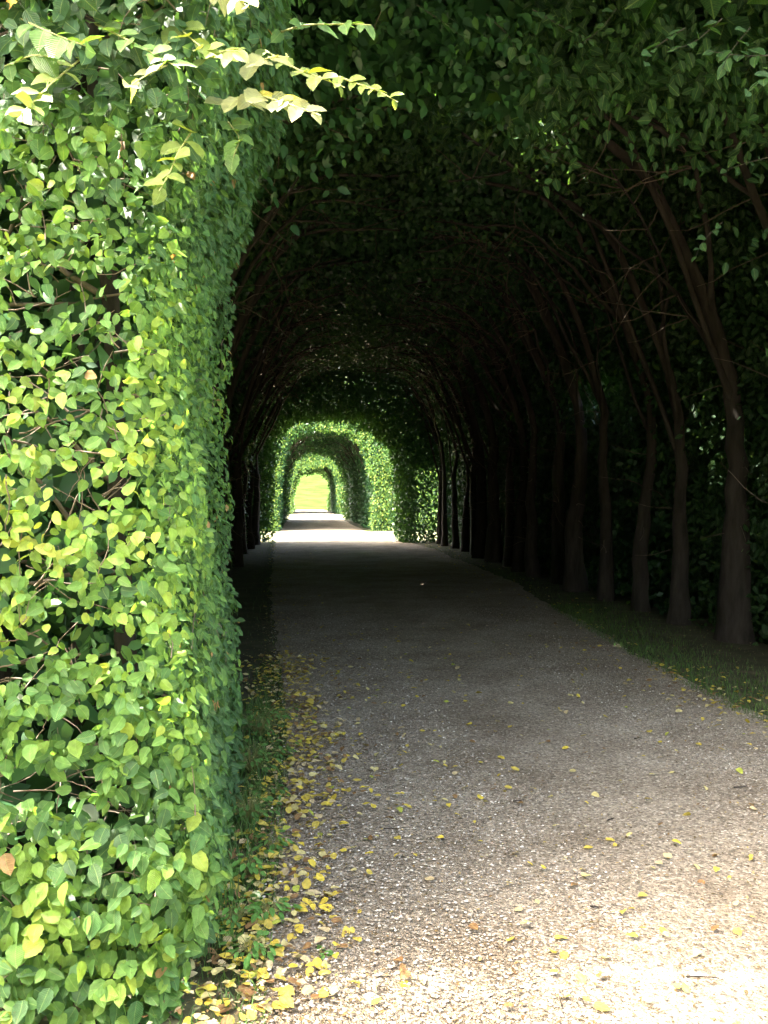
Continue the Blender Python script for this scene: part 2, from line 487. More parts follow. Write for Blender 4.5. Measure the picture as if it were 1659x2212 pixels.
V1 = Vault(1.65, 3.15, 5.5, 2.9)
V2 = Vault(1.26, 2.02, 4.42, 3.3)
V2OUT = Vault(1.22, 3.6, 6.2, 3.4)
END1 = Vault(1.22, 2.08, 4.0, 3.2)     # mouth of the first section at its far end
FRONT = Vault(1.35, 2.55, 4.05, 4.5)
FRONT_BIG = Vault(1.5, 2.9, 4.6, 4.5)     # mouth at the near end
END3 = Vault(1.40, 1.62, 3.60, 3.6)
END2 = Vault(1.24, 1.78, 4.08, 3.3)
FACE3 = Vault(1.50, 1.84, 3.90, 3.3)

THIN = [((2.0, 9.8, 5.9), (.75, 1.0, 1.1), .24), 
        ((5.7, 13.6, 3.2), (1.0, 1.2, .45), .25), ((5.7, 14.0, .45), (1.0, 1.0, .35), .3), ((5.3, 27.6, 1.6), (1.0, 1.8, 1.6), .35)]
def thin_keep(P, pw=1.0):
    w = np.ones(len(P))
    for c, r_, k_ in THIN:
        q = ((P - np.array(c)) / np.array(r_)) ** 2
        kk = k_ ** pw
        w = np.minimum(w, np.clip((q.sum(1) - .6) / .6, 0, 1) * (1 - kk) + kk)
    return rng.random(len(P)) < w
def shell_leaves(mass, V, u0, u1, y0, y1, d0, d1, lai, size, tmpl, wts, holes=0.0, inward=True):
    """leaves through the thickness d0..d1 outside the vault V"""
    area = V.len * (u1 - u0) * (y1 - y0)
    la = size * size * (0.30 if tmpl is FAR else 0.40)
    n = int(area * lai / la)
    u = u0 + (u1 - u0) * rng.random(n); y = y0 + (y1 - y0) * rng.random(n)
    d = d0 + (d1 - d0) * rng.random(n)
    x, z, nx, nz = V.point(u)
    P = np.stack([x + nx * d, y, z + nz * d], 1)
    if holes > 0:
        g = 0.6 * vnoise(P + 11.3, 1.5) + 0.4 * vnoise(P + 3.1, 4.0)
        k = g > holes * rng.uniform(.8, 1.2, n)
        P, nx, nz, z = P[k], nx[k], nz[k], z[k]; n = len(P)
    if V is V1:
        k = thin_keep(P, max(1.0, size / .12))
        P, nx, nz, z = P[k], nx[k], nz[k], z[k]; n = len(P)
    P = P[:, :] + 0.10 * (vnoise(P, .9)[:, None] - .5) * np.stack([nx, 0 * nx, nz], 1)
    sgn = -1.0
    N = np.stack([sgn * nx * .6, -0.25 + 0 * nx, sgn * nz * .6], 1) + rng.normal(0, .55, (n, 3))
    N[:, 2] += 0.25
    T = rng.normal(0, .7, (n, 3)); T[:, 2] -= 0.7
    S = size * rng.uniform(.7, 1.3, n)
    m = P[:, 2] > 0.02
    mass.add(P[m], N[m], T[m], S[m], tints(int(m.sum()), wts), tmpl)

def face_leaves(mass, Vin, Vout, x0, x1, y0, y1, lai, size, tmpl, wts, z1=7.0, keep=None, rough=.0):
    """leaves of a clipped end wall: outside mouth Vin, inside Vout"""
    area = (x1 - x0) * z1
    n = int(area * lai / (size * size * (0.30 if tmpl is FAR else 0.40)))
    x = x0 + (x1 - x0) * rng.random(n); z = z1 * rng.random(n)
    y = y0 + (y1 - y0) * rng.random(n)
    P = np.stack([x, y, z], 1)
    wv = (0.35 if rough < .1 else .9) * (vnoise(P, 1.1) - .5) + 0.25 * (vnoise(P + 5, 4) - .5) + rough * rng.normal(0, 1, n)
    m = ~Vin.inside(x + wv * np.sign(x - Vin.cx), z + wv)
    if Vout is not None: m &= Vout.inside(x, z)
    if keep is not None: m &= keep(x, z)
    if rough > .1: m &= vnoise(P + 21, 2.6) > .36
    P = P[m]; n = len(P)
    N = np.stack([0 * P[:, 0], -1 + 0 * P[:, 0], .35 + 0 * P[:, 0]], 1) + rng.normal(0, .5, (n, 3))
    T = rng.normal(0, .6, (n, 3)); T[:, 2] -= 0.9
    mass.add(P, N, T, size * rng.uniform(.7, 1.3, n), tints(n, wts) * (.8 if rough > .1 else 1), tmpl)  # ragged mouth band gets darker tints that stand for its shade

ORD = ['first', 'second', 'third', 'fourth', 'fifth', 'sixth', 'seventh', 'eighth', 'ninth', 'tenth', 'eleventh', 'twelfth', 'thirteenth', 'fourteenth', 'fifteenth', 'sixteenth', 'seventeenth', 'eighteenth']

DARK = [8, 2, .5, .1, 0, 0]  # darker leaf mix: shade inside the foliage put into the tint
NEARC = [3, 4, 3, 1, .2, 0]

def arch_tree(side, y, V, x0, ylen, label, group, r=0.13, near=0.0, twig_n=14, split=False, crown_fn=None, lean=None):
    """side +1 right, -1 left; limbs bend over inside the vault"""
    root = tag(empty('hornbeam_tree', (x0, y, 0)), label, 'tree', group)
    uf = (lambda t: t * .5) if side > 0 else (lambda t: 1 - t * .5)   # t 0 foot .. 1 crown top
    def on(t, inset, dy=0.0):
        x, z, nx, nz = V.point(np.array([uf(t)]))
        return np.array([x[0] - nx[0] * inset, y + dy, z[0] - nz[0] * inset])
    tk = Tubes()
    ly = rng.uniform(-.25, .25) if lean is None else lean
    pts = [np.array([x0, y, -0.05]), np.array([x0 + rng.uniform(-.06, .06), y + ly * .25, 1.0]),
           np.array([x0 + rng.uniform(-.08, .08), y + ly * .45, 2.0]), np.array([x0 - side * rng.uniform(-.02, .12), y + ly * .7, 3.0]), on(.66, .10, ly), on(.80, -.05, ly * 1.5 + rng.uniform(-.4, .4)), on(.97, -.15, ly + rng.uniform(-.8, .8))]
    path = smooth_path(pts, 26)
    path[1:] += rng.normal(0, .012, (26, 3))
    tk.add(path, r, r * .14, 9, .16, .35)
    link('trunk', tk.build('trunk', M_BARK), root)
    nb = 3
    ends = []
    for b in range(nb):
        k = int(rng.integers(8, 18)); p = path[k]
        t0 = 0.45 + .1 * b
        dy = rng.choice([-1, 1]) * rng.uniform(.5, 1.4)
        mid = on(min(t0 + .12, .9), rng.uniform(-.1, .2), dy * .55)
        end = on(min(t0 + .32, 1.05), rng.uniform(0, .3), dy)
        bp = smooth_path([p, mid, end], 10); bp[1:] += rng.normal(0, .02, (10, 3))
        tb = Tubes(); tb.add(bp, r * rng.uniform(.18, .36), .010, 6, .2)
        link('branch', tb.build('branch', M_BARK), root)
        ends.append(bp)
    tw = Tubes()
    for _ in range(twig_n):
        bp = ends[rng.integers(0, nb)]; p = bp[rng.integers(3, 10)]
        d = np.array([-side * rng.uniform(-.2, 1), rng.normal(0, .8), rng.normal(0, .4)])
        w = wander(p, d, rng.uniform(.5, 1.3), 6, .7)
        tw.add(w, .009, .003, 3)
    for _ in range(max(3, twig_n // 3)):      # dead side twigs on the trunk
        p = path[rng.integers(3, 13)]
        w = wander(p, (rng.normal(0, .5) - side * .3, rng.normal(0, 1), rng.uniform(-.2, .8)), rng.uniform(.3, .9), 5, .6)
        tw.add(w, .008, .002, 3)
    link('twigs', tw.build('twigs', M_TWIG), root, 'stuff')
    ms = Mass()
    crown_fn(ms, side, y)
    link('crown', ms.build('crown', M_LEAF if near else M_LEAF_FAR), root, 'stuff')
    return root

# ------------------------------------------------------------------ first section of the tunnel
def crown_first(ms, side, y):
    u0, u1 = (0.0, .5) if side > 0 else (.5, 1.0)
    hw = 1.15 if side < 0 or y < 8 else .74
    y0, y1 = y - hw, y + hw
    if y < 11:
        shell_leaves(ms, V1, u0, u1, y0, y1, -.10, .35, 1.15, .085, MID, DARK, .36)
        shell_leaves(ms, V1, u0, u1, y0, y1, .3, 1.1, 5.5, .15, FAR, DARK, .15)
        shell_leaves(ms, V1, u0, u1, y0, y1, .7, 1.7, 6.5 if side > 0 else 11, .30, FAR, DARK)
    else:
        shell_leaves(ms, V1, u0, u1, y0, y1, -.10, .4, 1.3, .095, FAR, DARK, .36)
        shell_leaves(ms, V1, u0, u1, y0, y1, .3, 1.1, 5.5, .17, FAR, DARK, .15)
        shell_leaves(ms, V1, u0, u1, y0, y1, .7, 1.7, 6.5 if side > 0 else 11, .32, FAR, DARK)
ys_r = [5.9, 7.6, 8.9, 10.2, 11.4, 12.5, 13.8, 15.0, 16.3, 17.4, 18.7, 19.9, 21.2, 22.4, 23.7, 25.0, 26.3, 27.7]
extra = {}
def cr_front(ms, side, y):
    crown_first(ms, side, y)
    face_leaves(ms, FRONT, None, 1.5, 6.0, 5.5, 6.1, 2.2, .085, MID, DARK, 6.5, rough=.12)
    shade_overhang(ms, 1.5, 6.2)
    face_leaves(ms, FRONT_BIG, None, 1.5, 6.5, 6.0, 6.6, 7, .22, FAR, DARK, 6.8, rough=.02)
def shade_overhang(ms, x0, x1, lai=5):  # overhang added above the frame to shade the leaves at the mouth
    n = int((x1 - x0) * 2.2 * lai / (.25 ** 2 * .3))
    P = np.stack([rng.uniform(x0, x1, n), rng.uniform(2.75, 5.4, n), rng.uniform(0, 1.4, n)], 1)
    P[:, 2] += 4.0 + .26 * (P[:, 1] - 2.75)
    P[:, 2] += .3 * (vnoise(P, .8) - .5)
    ms.add(P, rng.normal(0, .6, (n, 3)) + np.array([0, 0, 1]), rng.normal(0, 1, (n, 3)), .25 * rng.uniform(.6, 1.2, n), tints(n, DARK), FAR)
def cr_end(ms, side, y):
    crown_first(ms, side, y)
    if side > 0:
        face_leaves(ms, END1, None, 1.6, 5.6, 28.0, 29.7, 7.0, .12, FAR, DARK, 7.0,
                    keep=lambda x, z: (x < 3.85) | (z > 2.5) | (x > 4.75) | (rng.random(len(x)) < .30))
    else:
        face_leaves(ms, END1, None, -2.6, 1.6, 28.0, 29.7, 7.0, .12, FAR, DARK, 7.0,
                    keep=lambda x, z: (z > .55) | (rng.random(len(x)) < .25))
for i, y in enumerate(ys_r):
    side_x = 4.55 + rng.uniform(-.12, .12)
    fn = cr_front if i == 0 else (cr_end if i == len(ys_r) - 1 else crown_first)
    arch_tree(1, y, V1, side_x, 2.1, ORD[i] + ' tree from the camera in the right row of the dark first tunnel', 'trees of the right row in the first tunnel', r=rng.uniform(.08, .17), near=y < 11, twig_n=34 if 13 < y < 25 else 14, crown_fn=fn)
ys_l = [6.4, 8.6, 10.7, 12.8, 15.0, 17.1, 19.2, 21.2, 23.3, 25.5, 27.6]
for i, y in enumerate(ys_l):
    fn = cr_end if i == len(ys_l) - 1 else crown_first
    arch_tree(-1, y, V1, -1.35 + rng.uniform(-.1, .1), 2.1, ORD[i] + ' tree behind the bright hedge in the left row of the dark first tunnel', 'trees of the left row in the first tunnel', r=rng.uniform(.10, .16), near=y < 11, twig_n=34 if 13 < y < 25 else 14, crown_fn=fn)

# ------------------------------------------------------------------ second and third sections
def crown_far(size):
    def fn(ms, side, y):
        u0, u1 = (0.0, .5) if side > 0 else (.5, 1.0)
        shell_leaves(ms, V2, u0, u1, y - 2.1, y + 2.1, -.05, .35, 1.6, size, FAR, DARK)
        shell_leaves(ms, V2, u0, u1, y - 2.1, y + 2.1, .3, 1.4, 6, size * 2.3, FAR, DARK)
    return fn
def with_face(base, side_rng, y0, y1, mouth, size, wts, lai=3.5):
    def fn(ms, side, y):
        base(ms, side, y)
        face_leaves(ms, mouth, None, side_rng[0], side_rng[1], y0, y1, lai, size, FAR, wts, 6.8, rough=.04)
    return fn
LIT = [0, 1, 3, 4, 3, 1]  # brighter leaf mix: light on the section fronts put into the tint
b2 = crown_far(.13)
for sec, ys, front, nm in ((2, [39.9, 44.0, 48.2, 52.4], 37.7, 'second'), (3, [72.8, 77.0, 81.2], 70.6, 'third')):
    for side in (1, -1):
        for i, y in enumerate(ys):
            fn = b2
            rg = (1.22, 6.0) if side > 0 else (-4.0, 1.22)
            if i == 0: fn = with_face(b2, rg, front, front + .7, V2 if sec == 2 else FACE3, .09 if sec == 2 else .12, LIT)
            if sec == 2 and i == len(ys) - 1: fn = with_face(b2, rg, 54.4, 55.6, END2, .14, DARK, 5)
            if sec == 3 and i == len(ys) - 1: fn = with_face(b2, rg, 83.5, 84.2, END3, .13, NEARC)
            arch_tree(side, y, V2, 3.5 if side > 0 else -1.0, 4.2, f"{ORD[i]} tree on the {'right' if side > 0 else 'left'} side of the {nm} clipped tunnel, far along the path", f'trees of the {nm} tunnel', r=.09, twig_n=4, crown_fn=fn)

# unseen hedge wall added behind the camera to block low sky light
back = tag(empty('hornbeam_hedge', (1.2, -5.6, 0)), 'unseen clipped hedge wall added behind the camera to block sky light', 'hedge')
ms = Mass()
MB_ = Vault(1.7, 2.3, 4.0, 3.0)
face_leaves(ms, MB_, None, -14, 17, -5.6, -5.2, 3, .16, FAR, NEARC, 6.3)
face_leaves(ms, MB_, None, -14, 17, -6.8, -5.6, 4, .35, FAR, DARK, 6.2)
link('foliage', ms.build('foliage', M_LEAF_FAR), back, 'stuff')
tk = Tubes()
for bx in (-6, -3.5, -1.2, 4.7, 7, 9.5):
    tk = Tubes(); tk.add(wander((bx, -6.3, -.05), (0, 0, 1), 5.8, 12, .1, .1), .14, .04, 7, .2, .3)
    link('trunk', tk.build('trunk', M_BARK), back)

# ------------------------------------------------------------------ the bright clipped hedge at the left
def xc(z):      # x of the hedge corner by height
    t = np.clip((z - 2.35) / 1.0, 0, 1)
    b = np.clip((0.5 - z) / .5, 0, 1)
    return -0.31 + .20 * t * t + .06 * np.clip(z - 3.35, 0, 2) - .03 * b + .04 * np.sin(z * 2.3 + .5)
def yf(z, x=None):
    t = np.clip((z - 2.3) / 1.0, 0, 1)
    return 2.53 - .06 * t + .05 * np.sin(z * 3.1)
GAPS = [(20, 380, 45, 34), (25, 480, 40, 22), (150, 330, 46, 14), (150, 600, 95, 24), (50, 655, 60, 20), (190, 745, 75, 22), (150, 880, 70, 16), (25, 930, 50, 18),
        (160, 1085, 70, 30), (20, 1180, 40, 15), (20, 1450, 100, 22), (150, 1390, 50, 12), (60, 1690, 150, 40), (230, 1745, 80, 22), (20, 1800, 50, 24), (190, 2030, 60, 24), (110, 1250, 60, 13), (330, 1500, 30, 12), (60, 800, 50, 14), (180, 990, 50, 12), (300, 1930, 25, 14)]
def hedge_points(n, dmax, front_frac=.52):
    nf = int(n * front_frac)
    z = rng.random(nf) * 5.2
    d = dmax * rng.random(nf) ** 1.3
    x1 = xc(z)
    x = -2.3 + (x1 + 2.3) * rng.random(nf)
    P = np.stack([x, yf(z) + d, z], 1)
    # rounded corner
    near = np.clip(1 - (x1 - x) / .14, 0, 1)
    P[:, 1] += .10 * near ** 2
    Nf = np.stack([.9 * near ** 1.5, -1 + .3 * near, 0 * near], 1)
    ns = n - nf
    z2 = rng.random(ns) * 4.2
    d2 = dmax * rng.random(ns) ** 1.3
    y2 = 2.70 + rng.random(ns) * 2.1
    back = np.clip((y2 - 4.3) / .5, 0, 1)
    P2 = np.stack([xc(z2) - d2 - .25 * back ** 2, y2, z2], 1)
    N2 = np.stack([1 + 0 * z2, -.45 + 0 * z2, 0 * z2], 1)
    P = np.concatenate([P, P2]); N = np.concatenate([Nf, N2]); D = np.concatenate([d, d2]); SF = np.concatenate([np.zeros(nf, bool), np.ones(ns, bool)])
    bulge = .11 * (vnoise(P, (2.2, 2.2, 2.6)) - .5) + .07 * (vnoise(P + 4, 6.5) - .5)
    P += bulge[:, None] * N
    # tiers: horizontal gaps between the layers of foliage
    px, py, _ = project(P)
    g = np.zeros(len(P))
    for gx, gy, rx, ry in GAPS:
        g = np.maximum(g, 1.15 - np.sqrt(((px - gx) / rx) ** 2 + ((py - gy) / ry) ** 2))
    tier = vnoise(P + 9.0, (3.0, 3.0, 8.5))
    outx = (~SF) & (px < -20) & (tier < .35)
    hole = (P[:, 2] > .42) & (g > 0.10 + .25 * (rng.random(len(P)) - .5)) | ((P[:, 2] > .42) & (outx | ((tier < .28) & (P[:, 0] < -.42) & ~SF)))
    return P, N, D, SF, hole

hedge = tag(empty('hornbeam_hedge', (-1.2, 3.6, 0)), 'bright green clipped hornbeam hedge filling the left side beside the tunnel mouth', 'hedge')
P, N, D, SF, hole = hedge_points(50000, .15)
k = ~(hole & (rng.random(len(P)) < .93))
P, N, D, SF = P[k], N[k], D[k], SF[k]
n = len(P)
Nn = N + rng.normal(0, .50, (n, 3)); Nn[:, 2] += .38
T = rng.normal(0, .75, (n, 3)); T[:, 2] -= .8; T += .25 * N
patch = vnoise(P + 2.0, (1.6, 1.6, 2.2)); patch2 = vnoise(P + 8.0, 7.0)
zz = P[:, 2]
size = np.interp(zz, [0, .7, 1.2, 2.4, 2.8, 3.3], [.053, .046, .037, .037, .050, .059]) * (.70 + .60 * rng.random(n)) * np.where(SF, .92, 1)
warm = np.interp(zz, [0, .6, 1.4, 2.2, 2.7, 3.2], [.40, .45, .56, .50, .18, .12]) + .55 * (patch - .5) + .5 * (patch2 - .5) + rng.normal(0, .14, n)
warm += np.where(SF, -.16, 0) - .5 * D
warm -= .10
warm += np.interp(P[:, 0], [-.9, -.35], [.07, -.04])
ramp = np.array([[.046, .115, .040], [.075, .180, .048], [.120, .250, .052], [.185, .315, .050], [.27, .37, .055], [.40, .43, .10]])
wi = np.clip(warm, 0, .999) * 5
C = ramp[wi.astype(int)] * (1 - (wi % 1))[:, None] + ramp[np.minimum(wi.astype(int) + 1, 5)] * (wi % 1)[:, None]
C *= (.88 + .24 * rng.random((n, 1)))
odd = rng.random(n) < .004
C[odd] = np.array([.34, .20, .09])
# the 300 that show largest become leaves of their own
px, py, dist = project(P)
Xf, Tf, Nf_ = frames(Nn, T)
view = unit(np.array([[0, 0, CAM_H]]) - P)
facing = np.abs(np.sum(view * Nf_, axis=1))
score = size / dist * (.4 + .6 * facing) - .35 * D - np.where(SF, .012, 0)
score[(px < 15) | (px > 640) | (py < 15) | (py > 2195)] = -9
order = np.argsort(-score)
picked = []
used_xy = []
cells = {}
for i in order:
    key = (int(px[i] // 30), int(py[i] // 30))
    if cells.get(key, 0) >= 1: continue
    cells[key] = 1
    picked.append(i)
    if len(picked) >= 300: break
picked = np.array(picked)
bins = (np.clip(warm[picked], 0, .99) * 6).astype(int)
meshes = {}
def leaf_mesh(v, b, mat=None, colr=None, key=None):
    key = key or (v, b)
    if key not in meshes:
        tv, tf, tu = FINE[v]
        c = colr if colr is not None else ramp[b] if b < 6 else ramp[5]
        meshes[key] = mesh_np('leaf', tv, tf, mat or M_LEAF, np.tile(c, (len(tv), 1)), tu, smooth=True)
    return meshes[key]
for i, b in zip(picked, bins):
    me = leaf_mesh(int(rng.integers(0, 8)), int(b))
    o = link('leaf', me, hedge)
    M = Matrix(((Xf[i][0], Tf[i][0], Nf_[i][0], P[i][0]), (Xf[i][1], Tf[i][1], Nf_[i][1], P[i][1]), (Xf[i][2], Tf[i][2], Nf_[i][2], P[i][2]), (0, 0, 0, 1)))
    o.matrix_basis = M @ Matrix.Scale(float(size[i]) * 1.05, 4)
rest = np.ones(n, bool); rest[picked] = False
ms = Mass()
q = rest & ~SF
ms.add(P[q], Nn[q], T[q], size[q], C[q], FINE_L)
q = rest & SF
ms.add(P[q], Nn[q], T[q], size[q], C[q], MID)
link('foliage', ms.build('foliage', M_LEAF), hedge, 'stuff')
# inner foliage, sparser and deeper
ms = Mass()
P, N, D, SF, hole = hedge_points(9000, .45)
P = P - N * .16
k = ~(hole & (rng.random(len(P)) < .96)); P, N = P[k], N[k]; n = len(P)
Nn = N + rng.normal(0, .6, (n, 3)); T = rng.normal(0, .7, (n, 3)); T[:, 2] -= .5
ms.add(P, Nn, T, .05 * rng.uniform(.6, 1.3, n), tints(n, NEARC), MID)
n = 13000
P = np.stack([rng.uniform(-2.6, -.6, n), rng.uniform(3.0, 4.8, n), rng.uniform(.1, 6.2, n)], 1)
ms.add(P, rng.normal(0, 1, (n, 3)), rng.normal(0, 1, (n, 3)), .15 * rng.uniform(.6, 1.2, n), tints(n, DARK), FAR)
# leaves over the mouth, with the overhang added above for shade
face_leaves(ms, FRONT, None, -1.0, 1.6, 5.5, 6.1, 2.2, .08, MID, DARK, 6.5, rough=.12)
shade_overhang(ms, -.5, 1.6)
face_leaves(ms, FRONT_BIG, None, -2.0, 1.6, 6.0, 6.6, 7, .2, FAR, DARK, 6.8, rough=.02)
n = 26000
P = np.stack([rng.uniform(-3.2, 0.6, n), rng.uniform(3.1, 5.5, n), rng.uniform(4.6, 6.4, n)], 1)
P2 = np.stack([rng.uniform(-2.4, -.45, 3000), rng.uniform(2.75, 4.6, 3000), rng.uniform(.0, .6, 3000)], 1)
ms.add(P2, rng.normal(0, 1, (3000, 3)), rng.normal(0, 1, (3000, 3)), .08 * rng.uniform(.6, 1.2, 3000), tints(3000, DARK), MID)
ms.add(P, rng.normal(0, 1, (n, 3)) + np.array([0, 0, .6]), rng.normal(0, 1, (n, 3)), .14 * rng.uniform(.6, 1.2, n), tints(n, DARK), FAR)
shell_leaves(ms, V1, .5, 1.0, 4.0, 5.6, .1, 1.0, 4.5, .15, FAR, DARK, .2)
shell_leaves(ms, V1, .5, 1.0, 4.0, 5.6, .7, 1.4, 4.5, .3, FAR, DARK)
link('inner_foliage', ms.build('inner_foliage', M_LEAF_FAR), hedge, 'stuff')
# stems, branches and twigs inside the hedge
for bx, by, r in ((-.62, 3.35, .045), (-1.0, 3.3, .06), (-1.5, 3.4, .05), (-.75, 4.1, .05), (-1.9, 3.6, .05), (-.85, 3.7, .05)):
    p = wander((bx, by, -.05), (-.02, .02, 1), 4.6, 14, .10, .12)
    tb = Tubes(); tb.add(p, r, r * .45, 7, .25, .3)
    link('stem', tb.build('stem', M_BARK), hedge)
    for _ in range(9):
        q = p[rng.integers(1, 12)]
        w = wander(q, (rng.normal(0, 1), rng.uniform(-.9, .1), rng.uniform(0, .7)), rng.uniform(.35, .7), 7, .55)
        w[:, 1] = np.maximum(w[:, 1], yf(w[:, 2]) + .10); w[:, 0] = np.minimum(w[:, 0], np.minimum(xc(w[:, 2]), -.1) - .10)
        tb = Tubes(); tb.add(w, .011, .004, 5, .2)
        link('branch', tb.build('branch', M_TWIG), hedge)
def clampin(w):
    w[:, 1] = np.maximum(w[:, 1], yf(w[:, 2]) + .03); w[:, 0] = np.minimum(w[:, 0], xc(w[:, 2]) - .03)
    return w
tw = Tubes()
for gx, gy, rx, ry in GAPS:
    for _ in range(int(2 + rx / 16)):
        p = at(gx + rng.uniform(-1, 1) * rx * 1.1, gy + rng.uniform(-1, 1) * ry * 1.2, 2.76 + rng.uniform(-.03, .3))
        d = (rng.normal(0, 1), rng.normal(.05, .3), rng.normal(.05, .4))
        tw.add(clampin(wander(p, d, rng.uniform(.07, .26), 6, .6)), rng.uniform(.0018, .004), .0012, 4)
for _ in range(160):
    z = rng.uniform(.1, 3.6); 
    if rng.random() < .6: p = (rng.uniform(-1.3, xc(z)), yf(z) + rng.uniform(.03, .2), z)
    else: p = (xc(z) - rng.uniform(.02, .15), rng.uniform(2.9, 4.6), z)
    tw.add(clampin(wander(p, rng.normal(0, 1, 3), rng.uniform(.1, .35), 6, .8)), .0026, .001, 3)
link('twigs', tw.build('twigs', M_TWIG), hedge, 'stuff')

# shoots that stick out above: stem with its own leaves
PALE = np.array([.20, .22, .09]); YG = np.array([.13, .19, .03]); MG = np.array([.08, .17, .035]); DG = np.array([.04, .10, .03])
def shoot(parent, pts, depth, size, colr, n, key, dz=0.0, droop=.25):
    dep = depth if isinstance(depth, (list, tuple)) else [depth] * len(pts)
    W = [np.array(at(x * .573, y * .573, d)) for (x, y), d in zip(pts, dep)]
    path = smooth_path(W, 14)
    t = Tubes(); t.add(path, .0032, .0012, 5)
    st = link('shoot', t.build('shoot', M_SHOOT if key != 'dg' else M_BARK), parent)
    for j in range(n):
        f = (j + .6) / n
        p = path[int(f * 14)]
        d = path[min(int(f * 14) + 1, 14)] - path[max(int(f * 14) - 1, 0)]; d = d / np.linalg.norm(d)
        side = np.cross(d, (0, 0, 1)); side /= np.linalg.norm(side)
        upn = np.array([rng.normal(0, .45), -.75 + rng.normal(0, .35), .75 + rng.normal(0, .35)])
        lat = np.cross(upn, d); lat /= np.linalg.norm(lat)
        tt = d * .65 + lat * (1 if j % 2 else -1) * .85 + np.array([rng.normal(0, .25), -.05, -droop + rng.normal(0, .3)])
        if j == n - 1: tt = d + np.array([0, 0, -droop * .5])
        X, T, Nn = frames(np.array([upn]), np.array([tt]))
        X, T, Nn = X[0], T[0], Nn[0]
        v = int(rng.integers(0, 8))
        me = leaf_mesh(v, 0, M_LEAF, colr, key=(v, key))
        o = bpy.data.objects.new('leaf', me); COL.objects.link(o); o.parent = st
        o.matrix_parent_inverse = st.matrix_parent_inverse.copy() if False else Matrix.Identity(4)
        M = Matrix(((X[0], T[0], Nn[0], p[0]), (X[1], T[1], Nn[1], p[1]), (X[2], T[2], Nn[2], p[2]), (0, 0, 0, 1)))
        o.matrix_basis = M @ Matrix.Scale(size * rng.uniform(.6, 1.15) * (1 - .35 * f * (n > 5)), 4)
    return st
S = lambda p, d, sz, c, n, key: shoot(hedge, p, d, sz * 1.08, c, int(n * 1.7), key)
S([(1000, 190), (1120, 260), (1200, 290), (1300, 330)], [2.7, 2.45, 2.35, 2.3], .075, YG, 6, 'yg')
S([(1280, 290), (1360, 320), (1430, 345), (1500, 385)], [2.45, 2.4, 2.35, 2.3], .05, YG, 7, 'yg')
S([(850, 380), (960, 360), (1080, 390), (1210, 435)], [2.65, 2.4, 2.3, 2.2], .085, PALE, 9, 'pale')
S([(1060, 120), (1150, 95), (1250, 92), (1330, 90), (1400, 95)], [2.9, 2.7, 2.6, 2.55, 2.5], .075, MG, 6, 'mg')
S([(640, 240), (560, 280), (480, 330)], [2.6, 2.35, 2.2], .085, PALE, 4, 'pale')
S([(330, 200), (200, 310), (120, 390), (60, 450)], [2.6, 2.4, 2.3, 2.2], .08, YG, 8, 'yg')
S([(720, 500), (670, 580), (640, 650), (600, 720)], [2.6, 2.45, 2.4, 2.35], .075, YG, 6, 'yg')
S([(800, -60), (880, -20), (940, 30)], [2.5, 2.3, 2.2], .09, PALE, 5, 'pale')
S([(360, 90), (500, 160), (600, 215), (680, 260)], [2.6, 2.45, 2.35, 2.3], .08, MG, 8, 'mg')
S([(60, 60), (160, 110), (260, 150), (340, 180)], [2.6, 2.45, 2.4, 2.35], .085, MG, 7, 'mg')
S([(760, 230), (820, 200), (900, 190)], [2.6, 2.4, 2.3], .08, YG, 5, 'yg')
S([(950, 250), (1010, 220), (1090, 215)], [2.6, 2.4, 2.3], .08, PALE, 4, 'pale')
S([(860, 460), (900, 520), (880, 590)], [2.7, 2.6, 2.55], .075, MG, 5, 'mg')
S([(660, 90), (750, 170), (830, 220)], [2.6, 2.4, 2.3], .075, YG, 5, 'yg')
S([(20, 250), (120, 210), (200, 215)], [2.6, 2.45, 2.4], .075, MG, 5, 'mg')

# branches that hang into the picture from the first tree on the right
first_tree = [o for o in bpy.data.objects if o.name == 'hornbeam_tree'][0]
k = 1 / .573
for (pts, dep, sz, nn) in (([(1480, 60), (1420, 100), (1390, 140)], 3.3, .085, 6), ([(1560, 40), (1500, 90), (1440, 110)], 3.4, .085, 6), ([(1659, 120), (1600, 120), (1530, 110)], 3.4, .09, 7),
                       ([(1700, 160), (1650, 170), (1610, 200)], 3.2, .09, 7), ([(1620, 60), (1580, 110), (1560, 150)], 3.3, .085, 5), ([(1150, 20), (1220, 60), (1280, 90)], 3.9, .08, 7),
                       ([(900, 10), (960, 50), (1010, 90)], 4.2, .08, 7), ([(1330, 20), (1300, 60), (1250, 100)], 3.8, .08, 6), ([(1240, 300), (1200, 330), (1160, 380)], 4.6, .08, 7),
                       ([(1700, 330), (1620, 350), (1560, 370)], 4.3, .08, 7), ([(1560, 480), (1520, 520), (1500, 560)], 4.6, .08, 6), ([(1050, 30), (1100, 80), (1120, 130)], 4.1, .08, 6)):
    shoot(first_tree, [(x * k, y * k) for x, y in pts], [d_ + .5 for d_ in [dep] * len(pts)], sz, DG, nn, 'dg', droop=.7)  # dark green carries the shade over the mouth in the leaf colour

